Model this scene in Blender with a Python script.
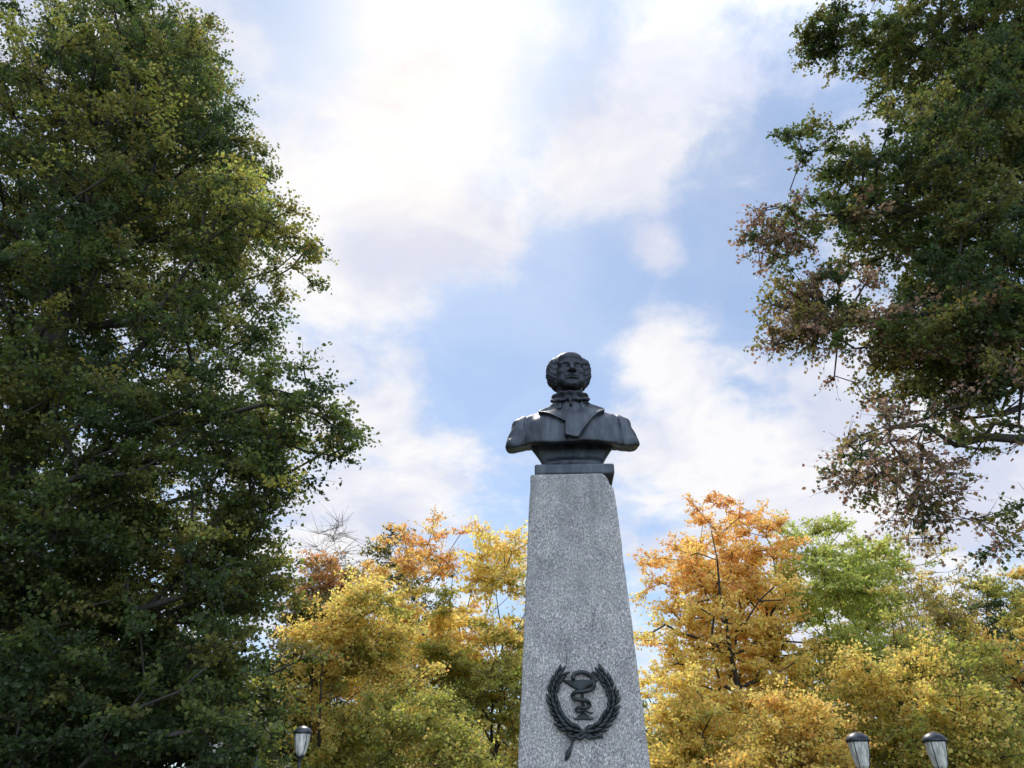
import bpy, bmesh, math, random
import numpy as np
from mathutils import Vector, Matrix
R = math.radians
for o in list(bpy.data.objects): bpy.data.objects.remove(o)
S = bpy.context.scene
C = S.collection

# ------------------------------------------------------------------ camera
PITCH = 30.0; EYE = 1.6; FPX = 780.0
cam_d = bpy.data.cameras.new('camera'); cam = bpy.data.objects.new('camera', cam_d); C.objects.link(cam)
cam.location = (0, 0, EYE); cam.rotation_euler = (R(90 + PITCH), 0, 0)
cam_d.lens = FPX / 1024 * 36; cam_d.clip_start = 0.1; cam_d.clip_end = 3000
S.camera = cam
def at(x, y, Y):
    """world point seen at photo pixel (x, y) at ground distance Y"""
    a = (x - 512) / FPX; b = (384 - y) / FPX; c = math.cos(R(PITCH)); s = math.sin(R(PITCH))
    dy = c - b * s; dz = s + b * c; k = Y / dy
    return Vector((a * k, Y, EYE + dz * k))
def direction(x, y):
    a = (x - 512) / FPX; b = (384 - y) / FPX; c = math.cos(R(PITCH)); s = math.sin(R(PITCH))
    return Vector((a, c - b * s, s + b * c)).normalized()

# ------------------------------------------------------------------ view, world, sun
S.render.engine = 'CYCLES'
S.view_settings.view_transform = 'Standard'; S.view_settings.look = 'None'
S.view_settings.gamma = 1; S.view_settings.use_curve_mapping = False
S.view_settings.exposure = 0.5
SUN = direction(425, 50)
SUN_EL = math.asin(SUN.z); SUN_AZ = math.atan2(SUN.x, SUN.y)
W = bpy.data.worlds.new('World'); S.world = W; W.use_nodes = True
nt = W.node_tree; N = nt.nodes; L = nt.links; N.clear()
def nd(tree, typ, **kw):
    n = tree.nodes.new(typ)
    for k, v in kw.items():
        if k == 'inp':
            for i, val in v.items(): n.inputs[i].default_value = val
        else: setattr(n, k, v)
    return n
def wmath(op, a, b=None, clamp=False):
    n = nt.nodes.new('ShaderNodeMath'); n.operation = op; n.use_clamp = clamp
    for i, v in enumerate((a, b)):
        if v is None: continue
        if isinstance(v, (int, float)): n.inputs[i].default_value = v
        else: L.new(v, n.inputs[i])
    return n.outputs[0]
sky = nd(nt, 'ShaderNodeTexSky'); sky.sky_type = 'NISHITA'; sky.sun_disc = False
sky.sun_elevation = SUN_EL; sky.sun_rotation = SUN_AZ
sky.air_density = 1.0; sky.dust_density = .4; sky.ozone_density = 2.5
tc = nd(nt, 'ShaderNodeTexCoord')
nrm = nd(nt, 'ShaderNodeVectorMath', operation='NORMALIZE'); L.new(tc.outputs['Generated'], nrm.inputs[0])
D = nrm.outputs[0]
sep = nd(nt, 'ShaderNodeSeparateXYZ'); L.new(D, sep.inputs[0])
zz = wmath('ADD', wmath('MAXIMUM', sep.outputs[2], 0.0), 0.25)
cv = nd(nt, 'ShaderNodeCombineXYZ'); L.new(wmath('DIVIDE', sep.outputs[0], zz), cv.inputs[0]); L.new(wmath('DIVIDE', sep.outputs[1], zz), cv.inputs[1])
def wnoise(scale, detail, rough, dist=0.0, off=(0, 0, 0)):
    m = nd(nt, 'ShaderNodeMapping'); m.inputs['Location'].default_value = off; L.new(cv.outputs[0], m.inputs[0])
    n = nd(nt, 'ShaderNodeTexNoise', inp={'Scale': scale, 'Detail': detail, 'Roughness': rough, 'Distortion': dist}); L.new(m.outputs[0], n.inputs['Vector'])
    return n.outputs[0]
n1 = wnoise(3.4, 7, 0.55, 0.1, (3.1, 1.7, 0)); n2 = wnoise(11.0, 7, 0.6, 0.25, (0.3, 5.2, 0)); n3 = wnoise(4.6, 6, 0.55, 0.4, (7.3, 2.2, 4))
def lobe(x, y, rad_px, w):
    d = direction(x, y); s = rad_px / FPX
    dt = nd(nt, 'ShaderNodeVectorMath', operation='DOT_PRODUCT'); L.new(D, dt.inputs[0]); dt.inputs[1].default_value = d
    return wmath('MULTIPLY', wmath('EXPONENT', wmath('MULTIPLY', wmath('SUBTRACT', dt.outputs['Value'], 1.0), 1.0 / (s * s))), w)
# where the photographed sky is covered (+) and open (-)
LOBES = [(440, 60, 75, .50), (330, 300, 100, .34), (400, 470, 80, .40), (600, 170, 46, .8), (650, 50, 75, .42), (640, 110, 40, .2),
         (672, 326, 44, .85), (640, 345, 30, .2), (652, 249, 24, 1.1), (790, 440, 110, .50), (250, 130, 90, .22), (488, 240, 34, .48), (400, 200, 70, .25),
         (730, 270, 60, -.42), (560, 300, 50, -.50), (470, 345, 50, -.38), (760, 120, 60, -.12), (520, 390, 60, -.36), (620, 235, 26, -.35), (700, 200, 45, -.3),
         (300, 560, 70, .15), (900, 560, 80, .3), (462, 465, 26, .25), (380, 400, 28, .2), (548, 110, 50, -.55), (572, 45, 50, -.35), (510, 180, 30, -.3), (300, 40, 50, -.25), (330, 170, 40, -.2), (345, 400, 30, -.2),
         (340, 60, 55, -.16), (440, 400, 30, -.25), (500, 500, 40, -.25), (560, 210, 30, -.1), (720, 400, 40, -.15), (640, 288, 34, -.45), (605, 290, 34, -.35), (700, 275, 45, -.35), (740, 320, 40, -.3), (610, 380, 30, -.2), (740, 40, 60, .12), (730, 150, 60, .10), (270, 60, 60, -.08)]
acc = wmath('ADD', wmath('MULTIPLY', n1, 1.35), wmath('MULTIPLY', n2, 1.3)); acc = wmath('SUBTRACT', acc, .44)
for l in LOBES: acc = wmath('ADD', acc, lobe(*l))
mr = nd(nt, 'ShaderNodeMapRange', interpolation_type='SMOOTHSTEP', inp={'From Min': 0.66, 'From Max': 1.36, 'To Min': 0.26, 'To Max': 1}); L.new(acc, mr.inputs[0])
# cloud colour: white where thick, lilac-grey where thin
cr = nd(nt, 'ShaderNodeMapRange', inp={'From Min': 0.36, 'From Max': 0.60, 'To Min': 0, 'To Max': 1}); L.new(n3, cr.inputs[0])
cc = nd(nt, 'ShaderNodeMix', data_type='RGBA'); L.new(cr.outputs[0], cc.inputs[0])
cc.inputs[6].default_value = (5.0, 5.25, 6.3, 1); cc.inputs[7].default_value = (6.9, 6.85, 7.0, 1)
mx = nd(nt, 'ShaderNodeMix', data_type='RGBA'); L.new(mr.outputs[0], mx.inputs[0])
skm = nd(nt, 'ShaderNodeMix', data_type='RGBA', blend_type='MULTIPLY'); skm.inputs[0].default_value = 1
L.new(sky.outputs[0], skm.inputs[6]); skm.inputs[7].default_value = (.84, .97, 1.02, 1)
L.new(skm.outputs[2], mx.inputs[6]); L.new(cc.outputs[2], mx.inputs[7])
gl = wmath('ADD', lobe(440, 50, 80, .6), lobe(400, 130, 90, .35))
gm = nd(nt, 'ShaderNodeMix', data_type='RGBA', blend_type='ADD'); L.new(gl, gm.inputs[0]); L.new(mx.outputs[2], gm.inputs[6]); gm.inputs[7].default_value = (2.0, 1.3, .2, 1)
# added boost: unseen sky behind the camera brightened to light surfaces facing it
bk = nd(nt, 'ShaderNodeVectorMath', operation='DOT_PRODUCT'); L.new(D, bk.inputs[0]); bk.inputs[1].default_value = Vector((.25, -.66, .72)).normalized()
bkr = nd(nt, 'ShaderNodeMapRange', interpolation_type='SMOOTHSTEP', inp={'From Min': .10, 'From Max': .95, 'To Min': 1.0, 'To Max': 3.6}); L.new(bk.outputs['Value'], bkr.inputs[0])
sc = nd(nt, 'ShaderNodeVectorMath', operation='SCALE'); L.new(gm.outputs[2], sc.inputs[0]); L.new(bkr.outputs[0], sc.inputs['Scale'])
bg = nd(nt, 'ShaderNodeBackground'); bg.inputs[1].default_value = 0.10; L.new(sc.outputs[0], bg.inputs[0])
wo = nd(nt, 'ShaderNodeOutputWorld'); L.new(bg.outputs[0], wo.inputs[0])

sun_d = bpy.data.lights.new('sun', 'SUN'); sun = bpy.data.objects.new('sun', sun_d); C.objects.link(sun)
sun_d.energy = 2.8; sun_d.angle = R(12.0); sun_d.color = (1.0, 0.93, 0.82)
sun.rotation_euler = SUN.to_track_quat('Z', 'Y').to_euler(); sun.location = (0, 0, 40)

# ------------------------------------------------------------------ object helpers
def tag(o, label=None, cat=None, group=None, kind=None):
    if label: o['label'] = label
    if cat: o['category'] = cat
    if group: o['group'] = group
    if kind: o['kind'] = kind
    return o
def empty(name, loc, rz=0):
    o = bpy.data.objects.new(name, None); C.objects.link(o); o.location = loc; o.rotation_euler = (0, 0, rz); o.empty_display_size = .3
    return o
def link(name, me, m, parent=None):
    o = bpy.data.objects.new(name, me); C.objects.link(o)
    if m: me.materials.append(m)
    if parent: o.parent = parent
    return o
def from_bm(name, bm, m, parent=None, smooth=False):
    me = bpy.data.meshes.new(name); bmesh.ops.recalc_face_normals(bm, faces=bm.faces); bm.to_mesh(me); bm.free()
    if smooth: me.polygons.foreach_set('use_smooth', [True] * len(me.polygons))
    return link(name, me, m, parent)
def np_mesh(name, V, F, smooth=True):
    """V (n,3), F (m,k) all faces of k corners"""
    me = bpy.data.meshes.new(name); V = np.ascontiguousarray(V, dtype=np.float32); F = np.ascontiguousarray(F, dtype=np.int32)
    m, k = F.shape
    me.vertices.add(len(V)); me.vertices.foreach_set('co', V.ravel())
    me.loops.add(m * k); me.loops.foreach_set('vertex_index', F.ravel())
    me.polygons.add(m); me.polygons.foreach_set('loop_start', np.arange(0, m * k, k, dtype=np.int32)); me.polygons.foreach_set('loop_total', np.full(m, k, dtype=np.int32))
    me.polygons.foreach_set('use_smooth', np.full(m, smooth, dtype=bool))
    me.update(calc_edges=True)
    return me
def box_bm(bm, x0, x1, y0, y1, z0, z1, bev=0.0):
    r = bmesh.ops.create_cube(bm, size=1)
    for v in r['verts']:
        v.co = Vector(((x0 + x1) / 2 + v.co.x * (x1 - x0), (y0 + y1) / 2 + v.co.y * (y1 - y0), (z0 + z1) / 2 + v.co.z * (z1 - z0)))
    if bev > 0:
        es = list({e for v in r['verts'] for e in v.link_edges})
        bmesh.ops.bevel(bm, geom=es, offset=bev, segments=3, affect='EDGES', profile=.5)
def lathe(bm, prof, seg=32, cx=0, cy=0):
    rings = []
    for r, z in prof:
        rings.append([bm.verts.new((cx + r * math.cos(2 * math.pi * i / seg), cy + r * math.sin(2 * math.pi * i / seg), z)) for i in range(seg)])
    for a, b in zip(rings, rings[1:]):
        for i in range(seg): bm.faces.new((a[i], a[(i + 1) % seg], b[(i + 1) % seg], b[i]))
    bm.faces.new(rings[0][::-1]); bm.faces.new(rings[-1])
def tube(bm, pts, rad, seg=8):
    """tube along a polyline with a radius per point"""
    pts = [Vector(p) for p in pts]; rings = []; up = Vector((0, 0, 1))
    for i, p in enumerate(pts):
        d = (pts[min(i + 1, len(pts) - 1)] - pts[max(i - 1, 0)]).normalized()
        s = d.cross(Vector((0, 1, 0)));
        if s.length < .05: s = d.cross(Vector((1, 0, 0)))
        s.normalize(); t = d.cross(s)
        r = rad[i] if isinstance(rad, (list, tuple)) else rad
        rings.append([bm.verts.new(p + s * r * math.cos(2 * math.pi * k / seg) + t * r * math.sin(2 * math.pi * k / seg)) for k in range(seg)])
    for a, b in zip(rings, rings[1:]):
        for k in range(seg): bm.faces.new((a[k], a[(k + 1) % seg], b[(k + 1) % seg], b[k]))
    bm.faces.new(rings[0][::-1]); bm.faces.new(rings[-1])
def catmull(P, n=6):
    P = [Vector(p) for p in P]; out = []
    for i in range(len(P) - 1):
        p0, p1, p2, p3 = P[max(i - 1, 0)], P[i], P[i + 1], P[min(i + 2, len(P) - 1)]
        for k in range(n):
            t = k / n
            out.append(.5 * ((2 * p1) + (-p0 + p2) * t + (2 * p0 - 5 * p1 + 4 * p2 - p3) * t * t + (-p0 + 3 * p1 - 3 * p2 + p3) * t ** 3))
    out.append(P[-1]); return out

# ------------------------------------------------------------------ signed-distance modelling (surface nets)
def surface_net(f, lo, hi, h):
    n = [int(math.ceil((hi[i] - lo[i]) / h)) + 1 for i in range(3)]
    ax = [lo[i] + h * np.arange(n[i]) for i in range(3)]
    X, Y, Z = np.meshgrid(*ax, indexing='ij'); F = f(X, Y, Z).astype(np.float32)
    s = F < 0; cn = tuple(k - 1 for k in n)
    acc = np.zeros(cn + (3,), dtype=np.float32); cnt = np.zeros(cn, dtype=np.float32)
    cs = [(i, j, k) for i in (0, 1) for j in (0, 1) for k in (0, 1)]
    def sl(a, c): return a[c[0]:c[0] + cn[0], c[1]:c[1] + cn[1], c[2]:c[2] + cn[2]]
    for c in cs:
        for d in range(3):
            if c[d]: continue
            c2 = list(c); c2[d] = 1
            f0, f1 = sl(F, c), sl(F, c2); cross = (f0 < 0) != (f1 < 0)
            t = np.where(cross, f0 / np.where(np.abs(f0 - f1) < 1e-9, 1, f0 - f1), 0)
            for e in range(3):
                acc[..., e] += np.where(cross, c[e] + (t if e == d else 0), 0)
            cnt += cross
    act = cnt > 0; idx = np.full(cn, -1, dtype=np.int64); idx[act] = np.arange(act.sum())
    base = np.argwhere(act); V = (base + acc[act] / cnt[act][:, None]) * h + np.array(lo)
    Q = []
    for d in range(3):
        e, g = [(1, 2), (2, 0), (0, 1)][d]
        a0 = [slice(None)] * 3; a0[d] = slice(0, n[d] - 1); a1 = [slice(None)] * 3; a1[d] = slice(1, n[d])
        cr = s[tuple(a0)] != s[tuple(a1)]; ins = s[tuple(a0)]
        P = np.argwhere(cr); ok = (P[:, e] > 0) & (P[:, g] > 0) & (P[:, e] < n[e] - 1) & (P[:, g] < n[g] - 1); P = P[ok]
        flag = ins[tuple(P.T)]
        def cell(de, dg):
            q = P.copy(); q[:, e] -= de; q[:, g] -= dg; return idx[tuple(q.T)]
        q = np.stack([cell(0, 0), cell(1, 0), cell(1, 1), cell(0, 1)], 1)
        q[~flag] = q[~flag][:, ::-1]; Q.append(q)
    return V, np.concatenate(Q)
def smin(a, b, k): h_ = np.clip(.5 + .5 * (b - a) / k, 0, 1); return b * (1 - h_) + a * h_ - k * h_ * (1 - h_)
def smax(a, b, k): return -smin(-a, -b, k)
def ell(X, Y, Z, c, r):
    x, y, z = (X - c[0]), (Y - c[1]), (Z - c[2])
    k0 = np.sqrt((x / r[0]) ** 2 + (y / r[1]) ** 2 + (z / r[2]) ** 2); k1 = np.sqrt((x / r[0] ** 2) ** 2 + (y / r[1] ** 2) ** 2 + (z / r[2] ** 2) ** 2)
    return k0 * (k0 - 1) / np.maximum(k1, 1e-6)
def cap(X, Y, Z, a, b, ra, rb):
    a = np.array(a); b = np.array(b); ba = b - a
    t = np.clip(((X - a[0]) * ba[0] + (Y - a[1]) * ba[1] + (Z - a[2]) * ba[2]) / (ba @ ba), 0, 1)
    return np.sqrt((X - a[0] - ba[0] * t) ** 2 + (Y - a[1] - ba[1] * t) ** 2 + (Z - a[2] - ba[2] * t) ** 2) - (ra + (rb - ra) * t)
def poly2d(X, Z, pts):
    """signed distance to a polygon in the xz plane (negative inside)"""
    d = np.full(X.shape, 1e9); inside = np.zeros(X.shape, bool); n = len(pts)
    for i in range(n):
        x0, z0 = pts[i]; x1, z1 = pts[(i + 1) % n]; ex, ez = x1 - x0, z1 - z0
        t = np.clip(((X - x0) * ex + (Z - z0) * ez) / (ex * ex + ez * ez), 0, 1)
        d = np.minimum(d, np.hypot(X - x0 - ex * t, Z - z0 - ez * t))
        c = ((z0 > Z) != (z1 > Z)) & (X < (x1 - x0) * (Z - z0) / ((z1 - z0) if z1 != z0 else 1e-9) + x0)
        inside ^= c
    return np.where(inside, -d, d)

# ------------------------------------------------------------------ materials
def mat(name):
    m = bpy.data.materials.new(name); m.use_nodes = True; t = m.node_tree
    return m, t, t.nodes['Principled BSDF']
def ramp(t, fac, stops):
    r = t.nodes.new('ShaderNodeValToRGB'); t.links.new(fac, r.inputs[0]); e = r.color_ramp.elements
    while len(e) < len(stops): e.new(.5)
    for k, (p, c) in enumerate(stops): e[k].position = p; e[k].color = (*c, 1)
    return r.outputs[0]
def noise(t, vec, scale, detail=4, rough=.55, dist=0):
    n = nd(t, 'ShaderNodeTexNoise', inp={'Scale': scale, 'Detail': detail, 'Roughness': rough, 'Distortion': dist}); t.links.new(vec, n.inputs['Vector']); return n.outputs[0]
def mapping(t, src, scale=(1, 1, 1), rot=(0, 0, 0), loc=(0, 0, 0)):
    m = nd(t, 'ShaderNodeMapping'); m.inputs['Scale'].default_value = scale; m.inputs['Rotation'].default_value = rot; m.inputs['Location'].default_value = loc; t.links.new(src, m.inputs[0]); return m.outputs[0]
def bump(t, h, bsdf, strength, dist=.01):
    b = nd(t, 'ShaderNodeBump', inp={'Strength': strength, 'Distance': dist}); t.links.new(h, b.inputs['Height']); t.links.new(b.outputs[0], bsdf.inputs['Normal'])
def mixc(t, fac, a, b, blend='MIX'):
    m = nd(t, 'ShaderNodeMix', data_type='RGBA', blend_type=blend)
    for s, v in ((0, fac), (6, a), (7, b)):
        if hasattr(v, 'links'): t.links.new(v, m.inputs[s])
        elif isinstance(v, (int, float)): m.inputs[s].default_value = v
        else: m.inputs[s].default_value = (*v, 1)
    return m.outputs[2]

def make_granite():
    m, t, b = mat('grey_granite'); tcn = nd(t, 'ShaderNodeTexCoord'); O = tcn.outputs['Object']
    flow = mapping(t, O, (1, 1, .62), (0, R(16), 0))
    grain = noise(t, flow, 120, 6, .80, .6)
    col = ramp(t, grain, [(.37, (.04, .04, .04)), (.46, (.168, .163, .155)), (.53, (.295, .288, .274)), (.64, (.66, .645, .61))])
    mot = noise(t, flow, 9, 6, .6, .4)
    col = mixc(t, .8, col, ramp(t, mot, [(.30, (.60, .61, .63)), (.52, (1, 1, 1)), (.72, (1.22, 1.21, 1.17))]), 'MULTIPLY')
    # rusty and greenish weathering blotches
    w = noise(t, mapping(t, O, (1, 1, .35)), 3.2, 6, .65, .5)
    col = mixc(t, ramp(t, w, [(.50, (0, 0, 0)), (.72, (.5, .5, .5))]), col, (.22, .215, .18))
    # rain streaks running down from the top edge, and a duller upper half
    sp = nd(t, 'ShaderNodeSeparateXYZ'); t.links.new(O, sp.inputs[0])
    hi = nd(t, 'ShaderNodeMapRange', inp={'From Min': 2.7, 'From Max': 3.85, 'To Min': 0, 'To Max': 1}); t.links.new(sp.outputs[2], hi.inputs[0])
    st = ramp(t, noise(t, mapping(t, O, (1, 1, .06)), 16, 5, .65, .2), [(.42, (0, 0, 0)), (.66, (.6, .6, .6))])
    col = mixc(t, mixc(t, 1.0, st, hi.outputs[0], 'MULTIPLY'), col, (.11, .115, .11))
    col = mixc(t, mixc(t, 1.0, (.14, .14, .14), hi.outputs[0], 'MULTIPLY'), col, (.17, .18, .175))
    # thin dark cracks running down the stone
    ck = noise(t, mapping(t, O, (1.6, 1.6, .45), (0, R(-10), 0), (1.4, 0, .7)), 7, 3, .5, 1.3)
    band = ramp(t, ck, [(.675, (0, 0, 0)), (.73, (.7, .7, .7))])
    col = mixc(t, band, col, (.05, .052, .055))
    # damp brown stains below and above the left tip of the wreath
    for (x, z, rx, rz, sx, amt) in ((-.094, 2.016, .021, .052, -.30, .85), (-.066, 2.085, .011, .05, -.25, .7), (-.082, 2.565, .006, .06, -.12, .8), (.155, 2.44, .008, .05, .25, .7)):
        v = nd(t, 'ShaderNodeSeparateXYZ'); t.links.new(O, v.inputs[0])
        def mm(op, a, c):
            n = nd(t, 'ShaderNodeMath', operation=op)
            for i, q in enumerate((a, c)):
                if hasattr(q, 'links'): t.links.new(q, n.inputs[i])
                else: n.inputs[i].default_value = q
            return n.outputs[0]
        dz = mm('SUBTRACT', v.outputs[2], z); dx = mm('SUBTRACT', mm('SUBTRACT', v.outputs[0], x), mm('MULTIPLY', dz, -sx))
        ax_, az_ = mm('DIVIDE', dx, rx), mm('DIVIDE', dz, rz)
        r2 = mm('ADD', mm('MULTIPLY', ax_, ax_), mm('MULTIPLY', az_, az_))
        r2 = mm('ADD', r2, mm('MULTIPLY', grain, .6))
        g = ramp(t, r2, [(.75, (amt,) * 3), (1.0, (0, 0, 0))])
        gy = nd(t, 'ShaderNodeMath', operation='LESS_THAN'); t.links.new(v.outputs[1], gy.inputs[0]); gy.inputs[1].default_value = -.1
        gg = mixc(t, 1.0, g, gy.outputs[0], 'MULTIPLY')
        col = mixc(t, gg, col, (.055, .05, .06))
    t.links.new(col, b.inputs['Base Color']); b.inputs['Roughness'].default_value = .62
    bump(t, grain, b, .35, .006)
    return m
def make_bronze(name, base, patina, rough=.42, metal=.55):
    m, t, b = mat(name); tcn = nd(t, 'ShaderNodeTexCoord'); O = tcn.outputs['Object']
    a = noise(t, mapping(t, O, (1, 1, .35)), 11, 6, .62, .3); f = noise(t, O, 60, 4, .6)
    col = ramp(t, a, [(.36, base), (.50, tuple(x * 1.8 for x in base)), (.66, patina)])
    t.links.new(col, b.inputs['Base Color']); b.inputs['Metallic'].default_value = metal
    rr = nd(t, 'ShaderNodeMapRange', inp={'From Min': .3, 'From Max': .7, 'To Min': rough - .12, 'To Max': rough + .16}); t.links.new(a, rr.inputs[0]); t.links.new(rr.outputs[0], b.inputs['Roughness'])
    bump(t, mixc(t, .5, f, a), b, .45, .006)
    return m
GRANITE = make_granite()
BRONZE = make_bronze('weathered_bronze', (.024, .029, .036), (.085, .098, .108), .50, .55)
BRONZE_HEAD = make_bronze('dark_bronze', (.012, .014, .019), (.042, .050, .062), .46)
IRON = make_bronze('blackened_metal', (.012, .015, .016), (.03, .045, .045), .5, .4)

def leaf_material(name, trans=.58, gloss=.35):
    m, t, b = mat(name); at_ = nd(t, 'ShaderNodeAttribute', attribute_name='leaf_hue')
    t.links.new(at_.outputs['Color'], b.inputs['Base Color']); b.inputs['Roughness'].default_value = .5; b.inputs['Specular IOR Level'].default_value = gloss
    tr = nd(t, 'ShaderNodeBsdfTranslucent'); hs = nd(t, 'ShaderNodeHueSaturation', inp={'Saturation': 1.1, 'Value': 1.25}); t.links.new(at_.outputs['Color'], hs.inputs['Color']); t.links.new(hs.outputs[0], tr.inputs[0])
    ms = nd(t, 'ShaderNodeMixShader'); ms.inputs[0].default_value = trans
    t.links.new(b.outputs[0], ms.inputs[1]); t.links.new(tr.outputs[0], ms.inputs[2]); t.links.new(ms.outputs[0], t.nodes['Material Output'].inputs[0])
    return m
LEAF = leaf_material('leaves')
def bark_material(name, c0, c1):
    m, t, b = mat(name); tcn = nd(t, 'ShaderNodeTexCoord'); O = tcn.outputs['Object']
    a = noise(t, mapping(t, O, (1, 1, .22)), 14, 6, .65, .4)
    t.links.new(ramp(t, a, [(.3, c0), (.7, c1)]), b.inputs['Base Color']); b.inputs['Roughness'].default_value = .9
    bump(t, a, b, .6, .03); return m
BARK = bark_material('dark_bark', (.018, .015, .013), (.07, .06, .05))
BARK_PALE = bark_material('pale_bark', (.10, .085, .075), (.24, .21, .19))

# ------------------------------------------------------------------ setting
def ground():
    m, t, b = mat('lawn'); O = nd(t, 'ShaderNodeTexCoord').outputs['Object']
    a = noise(t, O, .35, 6, .6); f = noise(t, O, 30, 4, .7)
    col = mixc(t, .7, ramp(t, a, [(.3, (.035, .05, .015)), (.7, (.09, .085, .025))]), ramp(t, f, [(.3, (.5, .5, .5)), (.7, (1.5, 1.3, .9))]), 'MULTIPLY')
    t.links.new(col, b.inputs['Base Color']); b.inputs['Roughness'].default_value = .95; bump(t, f, b, .8, .05)
    bm = bmesh.new(); v = [bm.verts.new(p) for p in ((-900, -900, 0), (900, -900, 0), (900, 900, 0), (-900, 900, 0))]; bm.faces.new(v)
    tag(from_bm('ground', bm, m), kind='structure')
    m, t, b = mat('paving'); O = nd(t, 'ShaderNodeTexCoord').outputs['Object']
    br = nd(t, 'ShaderNodeTexBrick', inp={'Scale': 1.0, 'Mortar Size': .008, 'Brick Width': .4, 'Row Height': .4, 'Color1': (.17, .165, .16, 1), 'Color2': (.14, .137, .132, 1), 'Mortar': (.09, .085, .08, 1)}); t.links.new(O, br.inputs['Vector'])
    t.links.new(mixc(t, .5, br.outputs[0], ramp(t, noise(t, O, 2, 6), [(.3, (.7, .7, .7)), (.7, (1.2, 1.15, 1.1))]), 'MULTIPLY'), b.inputs['Base Color']); b.inputs['Roughness'].default_value = .85
    bm = bmesh.new(); v = [bm.verts.new(p) for p in ((-3.2, -12, .004), (3.8, -12, .004), (3.8, 9.5, .004), (-3.2, 9.5, .004))]; bm.faces.new(v)
    tag(from_bm('path', bm, m), kind='structure')
ground()

# ------------------------------------------------------------------ monument
TOPZ = 3.876            # top of the stone shaft
PX, PY = 0.446, 5.50   # plan position of the monument's axis
PED = empty('pedestal', (PX, PY, 0), R(-3))
tag(PED, 'tapering grey granite pedestal with a dark wreath and snake emblem, under the bust', 'pedestal')
def half(z): return .292 + (TOPZ - z) * .0515       # half width of the shaft at height z
def shaft():
    def f(X, Y, Z):
        # half width with a slight rough-hewn wander
        hw = .298 + (TOPZ - Z) * .0500; hd = .262 + (TOPZ - Z) * .04
        wob = .004 * np.sin(Z * 9 + 1.3) * np.sin(Y * 7) + .003 * np.sin(Z * 23 + X * 9) + .002 * np.sin(X * 41 + Z * 37)
        dx = np.abs(X) - hw; dy = np.abs(Y) - hd
        d = smax(dx, dy, .012) + wob * .35
        d = smax(d, Z - TOPZ, .01); d = np.maximum(d, .3 - Z)
        # broken upper right corner: one steep knock and a softer bulge below it
        u = X - (.298 - .072); w = TOPZ - Z
        c1 = (u * .84 - w * .54 - .12 * (Y + .26)) 
        c1 = c1 + .006 * np.sin(Z * 60) + .004 * np.sin(Y * 50 + Z * 30)
        d = smax(d, c1, .02)
        c2 = (X - .310 - w * .12) * .99
        d = smax(d, c2, .05)
        return d
    V, F = surface_net(f, (-.52, -.50, .28), (.52, .50, TOPZ + .03), .013)
    return link('shaft', np_mesh('shaft', V, F), GRANITE, PED)
shaft()
bm = bmesh.new(); box_bm(bm, -.62, .62, -.58, .58, 0, .30, .015); from_bm('base_block', bm, GRANITE, PED)

# point on the front face of the shaft: image offsets measured around the emblem
def face_pt(u, z, off=0.0):
    return Vector((u, -(.262 + (TOPZ - z) * .04) - off, z))
EMZ = 2.291; KX = .00098; KZ = .00091           # metres per zoomed pixel
def em(px, py, off=0.012): return face_pt((px - 325) * KX + .010, EMZ - (py - 375) * KZ, off)

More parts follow.
